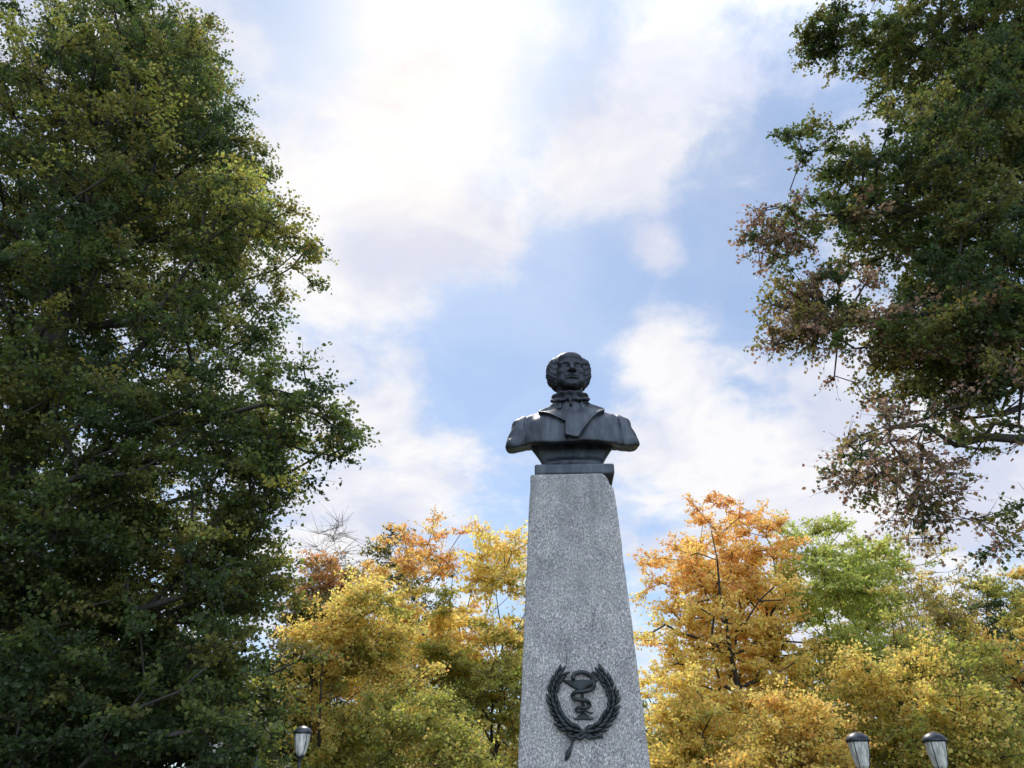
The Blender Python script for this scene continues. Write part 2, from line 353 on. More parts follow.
def wreath():
    bm = bmesh.new(); rnd = random.Random(4)
    Lp = [(320, 548), (250, 530), (200, 490), (160, 430), (135, 360), (130, 290), (150, 225), (190, 165)]
    Rp = [(310, 548), (390, 535), (450, 490), (495, 430), (518, 360), (512, 290), (485, 220), (445, 170)]
    for P, sgn in ((Lp, 1), (Rp, -1)):
        path = catmull([em(325 + (x - 325) * .97, y, .010) for x, y in P], 8)
        tube(bm, path, [.010 - .006 * i / len(path) for i in range(len(path))], 6)
        k = 0; i = 2
        while i < len(path) - 1:
            t = i / len(path); d = (path[min(i + 1, len(path) - 1)] - path[i - 1]).normalized(); nrm_ = Vector((0, -1, .04)).normalized(); s = d.cross(nrm_).normalized()
            for side in (-1, 0, 1):
                ll = (.070 - .012 * t) * rnd.uniform(.88, 1.12); ww = ll * rnd.uniform(.32, .44)
                ang = side * rnd.uniform(.28, .55); a = (d * math.cos(ang) + s * math.sin(ang)).normalized(); q = a.cross(nrm_).normalized()
                o = path[i] + s * side * .012 + nrm_ * (.008 + (.010 if side == 0 else 0) + rnd.uniform(0, .003))
                pr = [(0, .15), (.25, .8), (.5, 1), (.78, .6), (1, 0.02)]
                rows = []
                for (tt, w) in pr:
                    c = o + a * ll * tt + nrm_ * (.010 * math.sin(math.pi * tt) )
                    rows.append([bm.verts.new(c - q * ww * .5 * w - nrm_ * .006), bm.verts.new(c + nrm_ * .004), bm.verts.new(c + q * ww * .5 * w - nrm_ * .006), bm.verts.new(c - nrm_ * .012)])
                for r0, r1 in zip(rows, rows[1:]):
                    for j in range(4): bm.faces.new((r0[j], r0[(j + 1) % 4], r1[(j + 1) % 4], r1[j]))
                bm.faces.new(rows[0][::-1]); bm.faces.new(rows[-1])
            i += 4
            k += 1
    from_bm('wreath', bm, IRON, PED, True)
    # crossing stems tied at the foot of the wreath
    bm = bmesh.new()
    for P in ([(340, 535), (300, 555), (255, 575), (228, 560), (240, 585), (262, 590)], [(300, 535), (340, 552), (385, 580), (410, 560), (432, 572), (436, 585)], [(268, 560), (300, 585), (330, 560), (352, 585), (372, 562)]):
        p = catmull([em(x, y, .02) for x, y in P], 5); tube(bm, p, [.013 * (1 - .5 * i / len(p)) for i in range(len(p))], 7)
    p = catmull([em(x, y, .012) for x, y in ((262, 585), (248, 618), (232, 655), (216, 690), (206, 712))], 5)
    tube(bm, p, [(.006, .0055, .006, .008, .011, .0135, .014, .0125, .009, .004)[min(9, int(i / (len(p) - 1) * 9.99))] for i in range(len(p))], 8)
    from_bm('stem_tie', bm, IRON, PED, True)
def emblem():
    bm = bmesh.new()
    def half_lathe(prof):    # turned form standing proud of the face
        seg = 16; rings = []
        for (rp, py) in prof:
            r = rp * KX; c = em(325 - 10 * (py < 290), py, .004)
            rings.append([bm.verts.new(c + Vector((r * math.cos(math.pi * i / seg), -min(r, .016) * math.sin(math.pi * i / seg), 0))) for i in range(seg + 1)])
        for a, b in zip(rings, rings[1:]):
            for i in range(seg): bm.faces.new((a[i], a[i + 1], b[i + 1], b[i]))
            bm.faces.new((a[seg], a[0], b[0], b[seg]))
        bm.faces.new(rings[0][::-1]); bm.faces.new(rings[-1])
    half_lathe([(60, 466), (60, 456), (40, 453), (36, 442), (20, 432), (11, 420), (9, 360), (9, 300), (14, 284), (34, 272), (66, 254), (92, 234), (106, 222), (108, 212)])
    from_bm('emblem_bowl', bm, IRON, PED, True)
    bm = bmesh.new()
    P = [(384, 422, .012), (366, 428, .03), (330, 414, .05), (296, 420, .04), (278, 408, .02), (292, 396, .04), (330, 400, .055), (352, 392, .05), (366, 372, .02), (345, 352, .045), (305, 348, .055), (276, 340, .04), (262, 318, .015), (280, 298, .04), (330, 296, .06), (372, 284, .05), (398, 256, .012), (400, 222, .004), (384, 186, .008), (335, 164, .025), (285, 172, .03), (268, 196, .035), (280, 210, .04)]
    p = catmull([em(*q) for q in P], 6); n = len(p)
    tube(bm, p, [.004 + .0095 * min(1, i / (n * .35)) if i < n - 9 else (.012 + .004 * math.sin((n - i) / 9 * math.pi) if i < n - 2 else .006) for i in range(n)], 8)
    from_bm('emblem_snake', bm, IRON, PED, True)
wreath(); emblem()

# ------------------------------------------------------------------ bust
BUST = empty('bust_statue', (PX + .022, PY, TOPZ + .002), R(-2))
tag(BUST, 'dark bronze bust of a balding man in a wide-lapelled coat on the pedestal', 'statue')
bm = bmesh.new(); box_bm(bm, -.294, .290, -.240, .225, 0, .085, .016); from_bm('plinth', bm, BRONZE, BUST)
def torso_core(X, Y, Z):
    aX = np.abs(X)
    d = ell(X, Y, Z, (0, .02, .38), (.38, .190, .27))
    d = smin(d, cap(aX, Y, Z, (0, .03, .67), (.36, .03, .505), .080, .085), .08)
    d = smin(d, cap(aX, Y, Z, (.375, .03, .478), (.428, .0, .33), .108, .116), .06)
    d = smin(d, ell(aX, Y, Z, (.16, -.075, .35), (.19, .105, .22)), .06)
    return d
def torso():
    def f(X, Y, Z):
        d = torso_core(X, Y, Z)
        aX = np.abs(X)
        # sleeve seam and cloth folds
        seam = np.abs(aX - .355 - .08 * (.50 - Z) + .05 * Y)
        d = d + .008 * np.exp(-(seam / .010) ** 2) - .007 * np.exp(-((aX - .385) / .022) ** 2)
        d = d + .006 * np.sin(18 * X + 9 * Z + 2 * np.sin(11 * Z)) * np.clip((.52 - Z) * 4, 0, 1)
        d = d + .005 * np.sin(36 * aX - 24 * Z + 1) * np.clip((aX - .22) * 8, 0, 1) + .006 * np.sin(46 * Z + 22 * Y + 10 * aX) * np.clip((aX - .39) * 12, 0, 1)
        # coat opening running down from the lapels
        d = d + .012 * np.exp(-((X + .045 - (.42 - Z) * .05) / .007) ** 2) * (Y < 0) * (Z < .42)
        # slanting cut of the lower edge, hollowed underneath
        under = .298 + .22 * (Y + .17) + .006 * np.sin(14 * X + .5) - .03 * np.clip((aX - .30) / .15, 0, 1)
        d = smax(d, under - Z, .010)
        d = smax(d, aX + .20 * (Z - .36) - .516, .045)
        hollow = ell(X, Y, Z, (0, .03, .28), (.40, .11, .07))
        return smax(d, -hollow, .02)
    V, F = surface_net(f, (-.58, -.28, .22), (.58, .26, .78), .0075)
    return link('coat', np_mesh('coat', V, F), BRONZE, BUST)
COAT = torso()
def lapels():
    # outlines seen from the front: photo zoom pixels -> metres
    def q(x, y): return ((x - 415) * .0015, .603 - (y - 375) * (.0020 if y > 375 else .00155))
    A = [q(322, 300), q(350, 318), q(398, 395), q(392, 452), q(250, 384), q(241, 372), q(300, 345)]
    B = [q(398, 385), q(465, 330), q(500, 300), q(520, 335), q(590, 366), q(588, 382), q(520, 432), q(440, 518), q(376, 508), q(380, 440)]
    for nm, P, th in (('lapel', A, .018), ('lapel', B, .028)):
        def f(X, Y, Z):
            d = torso_core(X, Y, Z); p = poly2d(X, Z, P)
            e = smax(smax(d - th - .012 * np.clip((p + .03) / .03, 0, 1), -(d + .012), .004), p, .005)
            return np.maximum(e, Y - .02)
        V, F = surface_net(f, (-.32, -.32, .29), (.32, .06, .78), .0055)
        link(nm, np_mesh(nm, V, F), BRONZE, COAT)
    # turned-up coat collar round the neck
    def g(X, Y, Z):
        ang = np.arctan2(X, -(Y - .02)); top = .715 - .022 * np.cos(ang)
        r = np.hypot(X / 1.12, (Y - .02)); e = np.abs(r - (.122 + (.705 - Z) * .35)) - .011
        e = smax(e, Z - top, .008); e = smax(e, .61 - Z, .01)
        return smax(e, .075 - np.abs(X) - np.clip((Y - .0) * 5, 0, 1), .01)
    V, F = surface_net(g, (-.24, -.22, .59), (.24, .24, .77), .0065)
    link('collar', np_mesh('collar', V, F), BRONZE, COAT)
lapels()
def cravat():
    def f(X, Y, Z):
        Z = Z - .062
        r = np.hypot(X / 1.08, (Y - .012)); wrap = smax(np.abs(r - .108 - .010 * np.sin(Z * 55)) - .020, np.abs(Z - .676 - .10 * (Y + .05)) - .044, .014)
        d = wrap
        d = smin(d, cap(X, Y, Z, (0, -.118, .632), (-.142, -.095, .630), .014, .018), .012)
        d = smin(d, cap(X, Y, Z, (0, -.118, .632), (.138, -.090, .642), .014, .018), .012)
        d = smin(d, ell(X, Y, Z, (-.01, -.130, .628), (.022, .018, .018)), .008)
        d = smin(d, cap(X, Y, Z, (-.008, -.128, .615), (-.004, -.165, .560), .010, .014), .01)
        return d + .0025 * np.sin(90 * X + 60 * Z)
    V, F = surface_net(f, (-.18, -.22, .58), (.18, .16, .80), .0055)
    link('cravat', np_mesh('cravat', V, F), BRONZE_HEAD, BUST)
    def s(X, Y, Z):      # shirt front in the opening of the coat
        d = ell(X, Y, Z, (0, .03, .56), (.14, .190, .19)); return smax(d, .46 - Z, .01)
    V, F = surface_net(s, (-.17, -.19, .44), (.17, .25, .77), .009)
    link('shirt', np_mesh('shirt', V, F), BRONZE, BUST)
cravat()
HS = 1.60; HC = Vector((0.002, -.020, .975))
def head():
    def f(X, Y, Z):
        a = np.abs(X)
        d = ell(X, Y, Z, (0, .015, .040), (.080, .097, .086))
        d = smin(d, ell(X, Y, Z, (0, -.034, -.042), (.058, .058, .072)), .03)
        d = smin(d, ell(X, Y, Z, (0, -.072, -.098), (.024, .020, .018)), .025)
        d = smin(d, ell(a, Y, Z, (.040, -.056, -.024), (.021, .026, .020)), .018)
        d = smin(d, ell(a, Y, Z, (.036, -.048, -.070), (.026, .030, .026)), .02)
        d = smin(d, ell(X, Y, Z, (0, -.062, .062), (.048, .026, .028)), .02)
        d = smin(d, cap(a, Y, Z, (.012, -.083, .021), (.048, -.070, .022), .0085, .006), .016)
        d = smax(d, -ell(a, Y, Z, (.030, -.094, .004), (.019, .018, .0125)), .012)
        d = smin(d, ell(a, Y, Z, (.030, -.068, .002), (.0135, .0135, .0125)), .002)
        d = smin(d, cap(a, Y, Z, (.018, -.081, .008), (.043, -.072, .009), .0035, .0035), .003)
        d = smin(d, cap(a, Y, Z, (.019, -.078, -.008), (.042, -.071, -.006), .0032, .0032), .004)
        n = cap(X, Y, Z, (0, -.088, .012), (0, -.113, -.030), .0085, .0125)
        n = smin(n, ell(a, Y, Z, (.0125, -.100, -.034), (.0085, .011, .0075)), .006)
        d = smin(d, n, .010)
        d = smin(d, ell(X, Y, Z, (0, -.083, -.060), (.028, .016, .015)), .012)       # muzzle
        d = smin(d, cap(a, Y, Z, (0, -.100, -.0565), (.022, -.089, -.0600), .0058, .0035), .003)
        d = smin(d, cap(a, Y, Z, (0, -.099, -.0690), (.019, -.089, -.0670), .0066, .0040), .003)
        d = d + .004 * np.exp(-((Z + .0625) / .0022) ** 2) * (a < .026) * (Y < -.06)
        d = d + .0030 * np.exp(-((a - .030 - (-.03 - Z) * .22) / .0035) ** 2) * (Z < -.022) * (Z > -.065) * (Y < -.05)   # folds beside the mouth
        d = d + .0014 * np.sin(Z * 420) * np.exp(-((Z - .065) / .02) ** 2) * (Y < -.05) * (a < .04)
        d = smin(d, cap(X, Y, Z, (0, .018, -.07), (0, .030, -.17), .056, .060), .02)
        e = ell(a, Y, Z, (.078, .014, -.006), (.012, .020, .032))
        return smin(d, e, .006)
    V, F = surface_net(f, (-.10, -.14, -.175), (.10, .13, .14), .0032)
    yaw = R(5); c, s = math.cos(yaw), math.sin(yaw)
    def place(V):
        V = V.copy() * HS * np.array([1.14, 1, 1]); x = V[:, 0] * c - V[:, 1] * s; y = V[:, 0] * s + V[:, 1] * c; V[:, 0] = x; V[:, 1] = y
        return V + np.array(HC)
    h_ = link('head', np_mesh('head', place(V), F), BRONZE_HEAD, BUST)
    def g(X, Y, Z):
        a = np.abs(X); w = np.where(X < 0, 1.07, 1.0)
        d = ell(a / w, Y, Z, (.060, .014, .022), (.034, .064, .048))
        d = smin(d, ell(a / w, Y, Z, (.062, .000, -.016), (.031, .052, .052)), .02)
        d = smin(d, ell(a, Y, Z, (.056, -.026, -.052), (.016, .026, .038)), .012)
        d = smin(d, ell(X, Y, Z, (0, .062, .000), (.090, .055, .080)), .03)
        d = smin(d, ell(a, Y, Z, (.055, .0, .050), (.028, .060, .030)), .03)
        th = np.arctan2(Z - .01, Y + .001)
        d = d + .0014 * np.sin(7 * th + 90 * Z + 40 * a) + .0014 * np.sin(190 * Z - 130 * Y + 3 * np.sin(90 * Y)) + .0015 * np.sin(300 * Y + 170 * Z)
        return d
    V, F = surface_net(g, (-.14, -.09, -.11), (.14, .14, .11), .0034)
    link('hair', np_mesh('hair', place(V), F), BRONZE_HEAD, h_)
head()
def stem():
    def f(X, Y, Z):
        w = .208 + .110 * np.clip((Z - .11) / .22, 0, 1) ** 1.5 + .012 * np.clip((.12 - Z) / .03, 0, 1)
        dpt = .140 - .075 * np.clip((Z - .13) / .10, 0, 1)
        dpt = dpt + .012 * np.exp(-((Z - .185) / .012) ** 2)
        k = (np.abs(X) / w) ** 3 + (np.abs(Y - .03) / dpt) ** 3
        d = (k ** (1 / 3) - 1) * .14
        return smax(smax(d, Z - .36, .004), .08 - Z, .004)
    V, F = surface_net(f, (-.36, -.24, .07), (.36, .24, .37), .0075)
    link('neck_of_base', np_mesh('neck_of_base', V, F), BRONZE, BUST)
stem()

# ------------------------------------------------------------------ street lamps
def lamp_materials():
    m, t, b = mat('lamp_cap_metal'); O = nd(t, 'ShaderNodeTexCoord').outputs['Object']
    t.links.new(ramp(t, noise(t, O, 12, 5), [(.3, (.022, .026, .034)), (.7, (.05, .055, .065))]), b.inputs['Base Color']); b.inputs['Metallic'].default_value = .5; b.inputs['Roughness'].default_value = .38
    g, t, b = mat('ribbed_lamp_glass'); b.inputs['Base Color'].default_value = (.86, .87, .84, 1); b.inputs['Roughness'].default_value = .22; b.inputs['Transmission Weight'].default_value = .35; b.inputs['IOR'].default_value = 1.3
    O = nd(t, 'ShaderNodeTexCoord').outputs['Object']; a = noise(t, mapping(t, O, (1, 1, .15)), 26, 4, .6)
    t.links.new(ramp(t, a, [(.38, (.42, .42, .38)), (.60, (.93, .92, .86))]), b.inputs['Base Color'])
    return m, g
CAPM, GLASS = lamp_materials()
def lantern(parent, x, scale):
    """hangs its own foot at parent's local (x, 0, 0) upward; total .62 tall"""
    s = scale
    g = bmesh.new(); lathe(g, [(.075 * s, .10 * s), (.10 * s, .16 * s), (.128 * s, .30 * s), (.146 * s, .43 * s), (.148 * s, .47 * s), (.140 * s, .47 * s), (.137 * s, .43 * s), (.119 * s, .30 * s), (.09 * s, .16 * s), (.067 * s, .106 * s)], 28)
    fr = bmesh.new(); lathe(fr, [(.03 * s, 0), (.045 * s, .02 * s), (.03 * s, .05 * s), (.085 * s, .075 * s), (.088 * s, .10 * s), (.03 * s, .098 * s)], 24)
    for k in range(4):
        a = math.pi / 4 + k * math.pi / 2; ca, sa = math.cos(a), math.sin(a)
        tube(fr, [(r * s * ca, r * s * sa, z * s) for r, z in ((.084, .09), (.105, .16), (.133, .30), (.151, .43), (.153, .475))], .0065 * s, 6)
    F_ = from_bm('lantern', fr, CAPM, parent, True); F_.location = (x, 0, 0)
    G = from_bm('glass', g, GLASS, F_, True)
    c = bmesh.new(); lathe(c, [(.10 * s, .468 * s), (.172 * s, .464 * s), (.174 * s, .486 * s), (.160 * s, .515 * s), (.128 * s, .553 * s), (.08 * s, .582 * s), (.03 * s, .595 * s), (.012 * s, .603 * s), (.003 * s, .606 * s)], 32)
    from_bm('cap', c, CAPM, F_, True)
    bl = bmesh.new(); lathe(bl, [(.018 * s, .10 * s), (.02 * s, .17 * s), (.034 * s, .22 * s), (.036 * s, .27 * s), (.02 * s, .31 * s), (.004 * s, .32 * s)], 14)
    m = bpy.data.materials.get('lamp_bulb')
    if not m: m, t, b = mat('lamp_bulb'); b.inputs['Base Color'].default_value = (.75, .74, .70, 1)
    from_bm('bulb', bl, m, F_, True)
def lamp(p0, p1, label, scale, single=False):
    """double-headed park lamp; p0 and p1 are the tops of its two caps"""
    mid = (p0 + p1) / 2; v = p1 - p0; span = v.length; rz = math.atan2(v.y, v.x); foot = mid.z - .606 * scale
    root = empty('street_lamp', (mid.x, mid.y, 0), rz); tag(root, label, 'street lamp', 'street lamps in the park')
    h = foot - .12
    bm = bmesh.new(); lathe(bm, [(.11, 0), (.11, .12), (.075, .16), (.07, .7), (.05, .76), (.042, h - .1), (.055, h - .08), (.055, h), (.02, h + .14), (.004, h + .2)], 20); from_bm('pole', bm, CAPM, root, True)
    for s in (-1, 1):
        bm = bmesh.new(); P = catmull([(0, 0, h - .25), (s * span * .22, 0, h - .30), (s * span * .42, 0, h - .18), (s * span * .5, 0, h - .02), (s * span * .5, 0, foot + .01)], 6); tube(bm, P, .02, 8); from_bm('arm', bm, CAPM, root, True)
    for s in (-1, 1):
        e = s * span / 2
        n0 = len(root.children)
        lantern(root, e, scale)
        for o in root.children:
            if o.name.startswith('lantern') and abs(o.location.x - e) < 1e-6: o.location.z = foot
lamp(at(856, 732, 13), at(932, 731, 13), 'street lamp with two glass lanterns under dark caps, right of the pedestal', 1.04)
lamp(at(219, 727, 12.2), at(304, 724, 12.2), 'street lamp left of the pedestal, one lantern showing beside the leaves of the linden', .78)

# ------------------------------------------------------------------ trees
def frames(Dv):
    ref = np.where(np.abs(Dv[:, 2:3]) > .9, np.array([[1., 0, 0]]), np.array([[0, 0, 1.]]))
    s = np.cross(Dv, ref); s /= np.linalg.norm(s, axis=1, keepdims=True) + 1e-9
    return s, np.cross(Dv, s)
def unit(v): return v / (np.linalg.norm(v, axis=-1, keepdims=True) + 1e-9)
def vnoise(P, scale, seed):
    """cheap smooth 3d noise in [-1,1] from summed sines"""
    r = np.random.default_rng(seed); v = np.zeros(len(P))
    for k in range(7):
        w = r.normal(size=3) * scale * (1 + .5 * k / 3); v += np.sin(P @ w + r.uniform(0, 6.28))
    return v / 3.2
ALL_TREES = []
def tree(name, label, base, blobs, n, fork, leaf, per, spray, colour, seed, trunk_r=.3, lean=(0, 0), gaps=-.55, stems=1, twigs=5, bark=None, group=None,
         cat='tree', shape='oval', top=None, flat=.55, up=.5, wexp=.44, wood_min=.006, gap_scale=1.1, trunk_pts=None, updraw=.8, hue_jit=.16):
    rng = np.random.default_rng(seed)
    B = np.array(blobs, dtype=float); vol = B[:, 3] * B[:, 4] * B[:, 5]; pr = vol * (B[:, 6] if B.shape[1] > 6 else 1); pr /= pr.sum()
    # cluster centres: in the blobs, denser toward the outside, thinned by noise
    pts = np.zeros((0, 3))
    while len(pts) < n:
        k = rng.choice(len(B), size=n * 3, p=pr); u = unit(rng.normal(size=(n * 3, 3))); r = rng.uniform(0, 1, (n * 3, 1)) ** .40
        P = B[k, :3] + u * r * B[k, 3:6]
        nz = vnoise(P, gap_scale, seed + 5); P = P[(nz > gaps) & (P[:, 2] > .6)]
        pts = np.concatenate([pts, P])
    pts = pts[:n]; rng.shuffle(pts)
    # skeleton
    base = np.array([base[0], base[1], 0.0]); topz = top or B[np.argmax(B[:, 2] + B[:, 5] * .3)][2] + B[:, 5].max() * .2
    nodes = []; par = []; 
    cen = (B[:, :2] * vol[:, None]).sum(0) / vol.sum()
    if trunk_pts is None:
        trunks = []
        for s in range(stems):
            off = rng.normal(size=2) * (B[:, 3].max() * .42 if stems > 1 else 0); m = int(topz / .9) + 2
            z = np.linspace(0, topz * (rng.uniform(.8, 1) if s else 1), m); w = np.cumsum(rng.normal(size=(m, 2)) * .09, 0)
            f = np.clip(z / topz, 0, 1)[:, None] ** 1.2
            xy = base[:2] * (1 - f) + (cen + off) * f + w * np.clip(z / 3, 0, 1)[:, None] + np.array(lean) * f
            trunks.append(np.c_[xy, z])
    else: trunks = [np.array(t_, dtype=float) for t_ in trunk_pts]
    for T in trunks:
        p = -1
        for i, q in enumerate(T):
            nodes.append(q); par.append(p if i else -1); p = len(nodes) - 1
    ntr = len(nodes); nodes = list(nodes)
    A = np.zeros((ntr + n * 8, 3)); A[:ntr] = nodes; PL = np.zeros(len(A)); PR = np.full(len(A), -1); PR[:ntr] = par; cntn = ntr
    okn = np.zeros(len(A), bool); okn[:ntr] = A[:ntr, 2] >= fork
    dist = np.min(np.linalg.norm(pts[:, None, :] - A[None, :ntr][:, okn[:ntr]], axis=2), axis=1); order = np.argsort(dist)
    tip = np.zeros(n, int); adir = np.zeros((n, 3))
    for oi in order:
        c = pts[oi]; d_ = c - A[:cntn]; ln = np.sqrt((d_ ** 2).sum(1)); hz = np.hypot(d_[:, 0], d_[:, 1])
        cost = ln + .30 * PL[:cntn] + updraw * np.maximum(0, -d_[:, 2] + .35 * hz); cost[~okn[:cntn]] = 1e9
        j = int(np.argmin(cost)); l_ = ln[j]; m = max(1, min(6, int(l_ / .6))); a0 = A[j].copy(); prev = j
        sag = rng.normal(size=3) * .07 * l_; sag[2] += .05 * l_
        for q in range(1, m + 1):
            t_ = q / m; p = a0 + (c - a0) * t_ + sag * math.sin(math.pi * t_)
            A[cntn] = p; PR[cntn] = prev; PL[cntn] = PL[prev] + l_ / m; okn[cntn] = True; prev = cntn; cntn += 1
        tip[oi] = prev; adir[oi] = c - A[PR[prev]]
    A = A[:cntn]; PR = PR[:cntn]
    # pipe-model radii
    Rr = np.zeros(cntn); 
    Rr[tip] += 1.0
    for i in range(cntn - 1, 0, -1):
        if PR[i] >= 0 and PR[i] < i: Rr[PR[i]] += Rr[i]
    # trunk nodes were appended in order so parents precede children
    mxr = Rr.max(); rad = np.maximum(wood_min, trunk_r * (np.maximum(Rr, .5) / mxr) ** wexp)
    for i in range(ntr): rad[i] = max(rad[i], trunk_r * .10)
    i = 0
    for T in trunks:               # stems stay stout nearly to the top
        for q in range(len(T)):
            f_ = q / (len(T) - 1); rad[i] = max(rad[i], trunk_r * (.27 if stems > 1 else .5) * (1 - .82 * f_))
            if stems > 1: rad[i] = min(rad[i], trunk_r * (.42 - .37 * f_))
            i += 1
    if stems > 1:
        for i in range(ntr, cntn): rad[i] = max(min(rad[i], rad[PR[i]] * .80), wood_min)
    if trunk_pts is not None:      # limbs given by hand taper evenly to their tips
        i = 0
        for k_, T in enumerate(trunks):
            for q in range(len(T)):
                if k_ and q: rad[i] = min(rad[i], .085 * (1 - .86 * q / (len(T) - 1)))
                i += 1
        for i in range(1, cntn):
            if PR[i] >= 0: rad[i] = max(min(rad[i], rad[PR[i]] * .9 if i >= ntr else rad[i]), wood_min)
    e = np.where(PR >= 0)[0]; p = PR[e]; dv = unit(A[e] - A[p]); nodedir = np.zeros((cntn, 3)); nodedir[e] = dv; nodedir[PR < 0] = (0, 0, 1)
    Vs = []; Fs = []; off = 0
    big = rad[p] > .05
    for mask, seg in ((big, 9), (~big, 4)):
        if not mask.any(): continue
        ee, pp = e[mask], p[mask]; r1 = rad[ee]; r0 = np.minimum(rad[pp], r1 * 1.35)
        d0 = unit(nodedir[pp] * .6 + nodedir[ee] * .4); s0, t0 = frames(d0); s1, t1 = frames(nodedir[ee])
        ang = np.arange(seg) * 2 * math.pi / seg; ca, sa = np.cos(ang)[None, :, None], np.sin(ang)[None, :, None]
        ring0 = A[pp][:, None] + (s0[:, None] * ca + t0[:, None] * sa) * r0[:, None, None]; ring1 = A[ee][:, None] + (s1[:, None] * ca + t1[:, None] * sa) * r1[:, None, None]
        V = np.concatenate([ring0, ring1], 1).reshape(-1, 3); k = len(ee); b0 = (np.arange(k) * 2 * seg)[:, None] + off
        i0 = np.arange(seg)[None]; i1 = (np.arange(seg)[None] + 1) % seg
        Fs.append(np.stack([b0 + i0, b0 + i1, b0 + seg + i1, b0 + seg + i0], 2).reshape(-1, 4)); Vs.append(V); off += len(V)
    # twigs in each cluster
    K = twigs; cl = np.repeat(np.arange(n), K); out = unit(adir)[cl]
    td = unit(out * .75 + rng.normal(size=(n * K, 3)) * np.array([.8, .8, .8 * flat])); tl = spray * rng.uniform(.45, 1.15, n * K)
    t0 = pts[cl]; t1 = t0 + td * tl[:, None]; t1[:, 2] -= tl * .12
    dd = unit(t1 - t0); s_, t_ = frames(dd); tw0 = max(.004, spray * .010); ang = np.arange(3) * 2 * math.pi / 3; ca, sa = np.cos(ang)[None, :, None], np.sin(ang)[None, :, None]
    ro = (s_[:, None] * ca + t_[:, None] * sa); V = np.concatenate([t0[:, None] + ro * tw0, t1[:, None] + ro * tw0 * .35], 1).reshape(-1, 3)
    b0 = (np.arange(n * K) * 6)[:, None] + off; i0 = np.arange(3)[None]; i1 = (i0 + 1) % 3
    Fs.append(np.stack([b0 + i0, b0 + i1, b0 + 3 + i1, b0 + 3 + i0], 2).reshape(-1, 4)); Vs.append(V)
    root = empty(name, tuple(base)); tag(root, label, cat, group)
    shift = base[None]
    link('trunk', np_mesh('trunk', np.concatenate(Vs) - shift, np.concatenate(Fs)), bark or BARK, root)
    if per > 0:
        m = n * per; c2 = rng.integers(0, n * K, m); keep = colour(pts, rng, None)  # per-cluster state
        hue = keep[0][cl[c2]]; dens = keep[1][cl[c2]] if keep[1] is not None else np.ones(m)
        sel = rng.uniform(size=m) < dens; c2 = c2[sel]; hue = hue[sel]; m = len(c2)
        tt = rng.uniform(.05, 1.08, m)[:, None]; P = t0[c2] + (t1[c2] - t0[c2]) * tt + rng.normal(size=(m, 3)) * spray * np.array([.09, .09, .06])
        a = unit(dd[c2] * .5 + rng.normal(size=(m, 3)) * .8 + np.array([0, 0, -.25])); nv = unit(rng.normal(size=(m, 3)) * .75 + np.array([0, 0, up + .35]))
        s = unit(np.cross(nv, a)); nv = np.cross(a, s)
        Ls = leaf * rng.uniform(.65, 1.25, m)[:, None]; Wd = Ls * (.92 if shape == 'oval' else 1.05); fold = Ls * rng.uniform(.02, .22, m)[:, None]
        if shape == 'oval':
            Q = np.stack([P, P + a * Ls * .42 + s * Wd * .5 + nv * fold, P + a * Ls, P + a * Ls * .42 - s * Wd * .5 + nv * fold], 1)
        else:   # lobed leaf: five-pointed outline as six-vertex fan
            Q = np.stack([P, P + a * Ls * .15 + s * Wd * .48 + nv * fold, P + a * Ls * .52 + s * Wd * .20 - nv * fold * .3, P + a * Ls - nv * fold, P + a * Ls * .52 - s * Wd * .20 - nv * fold * .3, P + a * Ls * .15 - s * Wd * .48 + nv * fold], 1)
        kk = Q.shape[1]; me = np_mesh('crown', Q.reshape(-1, 3) - shift, np.arange(m * kk).reshape(m, kk), smooth=False)
        col = np.ones((m, 4), dtype=np.float32); j = np.exp(rng.normal(size=(m, 1)) * hue_jit); j2 = np.exp(rng.normal(size=(m, 3)) * hue_jit * .45)
        col[:, :3] = np.clip(hue * j * j2, .004, .85)
        att = me.color_attributes.new('leaf_hue', 'FLOAT_COLOR', 'POINT'); att.data.foreach_set('color', np.repeat(col, kk, 0).ravel())
        link('crown', me, LEAF, root)
    return root

def palette(stops, noise_scale=.5, by_height=0.0, z0=0, z1=10, seed=1, spread=.25, dens=None):
    """stops: colours along an axis; the axis is height mixed with noise and per-cluster chance"""
    St = np.array(stops)
    def f(P, rng, _):
        t = .5 + .42 * vnoise(P, noise_scale, seed) * (1 - abs(by_height)) + rng.normal(size=len(P)) * spread * .5
        h = np.clip((P[:, 2] - z0) / (z1 - z0), 0, 1)
        if by_height: t = t * (1 - abs(by_height)) + (h if by_height > 0 else 1 - h) * abs(by_height)
        t = np.clip(t, 0, .9999) * (len(St) - 1); i = t.astype(int); fr = (t - i)[:, None]
        return St[i] * (1 - fr) + St[i + 1] * fr, (dens(P) if dens else None)
    return f
DG = (.046, .072, .026); MG = (.095, .125, .036); OL = (.185, .170, .050); YG = (.34, .34, .09); TAN = (.32, .25, .11); LG = (.44, .48, .14)
YE = (.76, .60, .20); GO = (.76, .50, .18); OR = (.66, .37, .15); RU = (.62, .32, .15); BR = (.16, .105, .06); PK = (.31, .21, .145)

def blob(x, y, Y, rx, ry, rz, w=1.0):
    p = at(x, y, Y); return (p.x, p.y, p.z, rx, ry, rz, w)

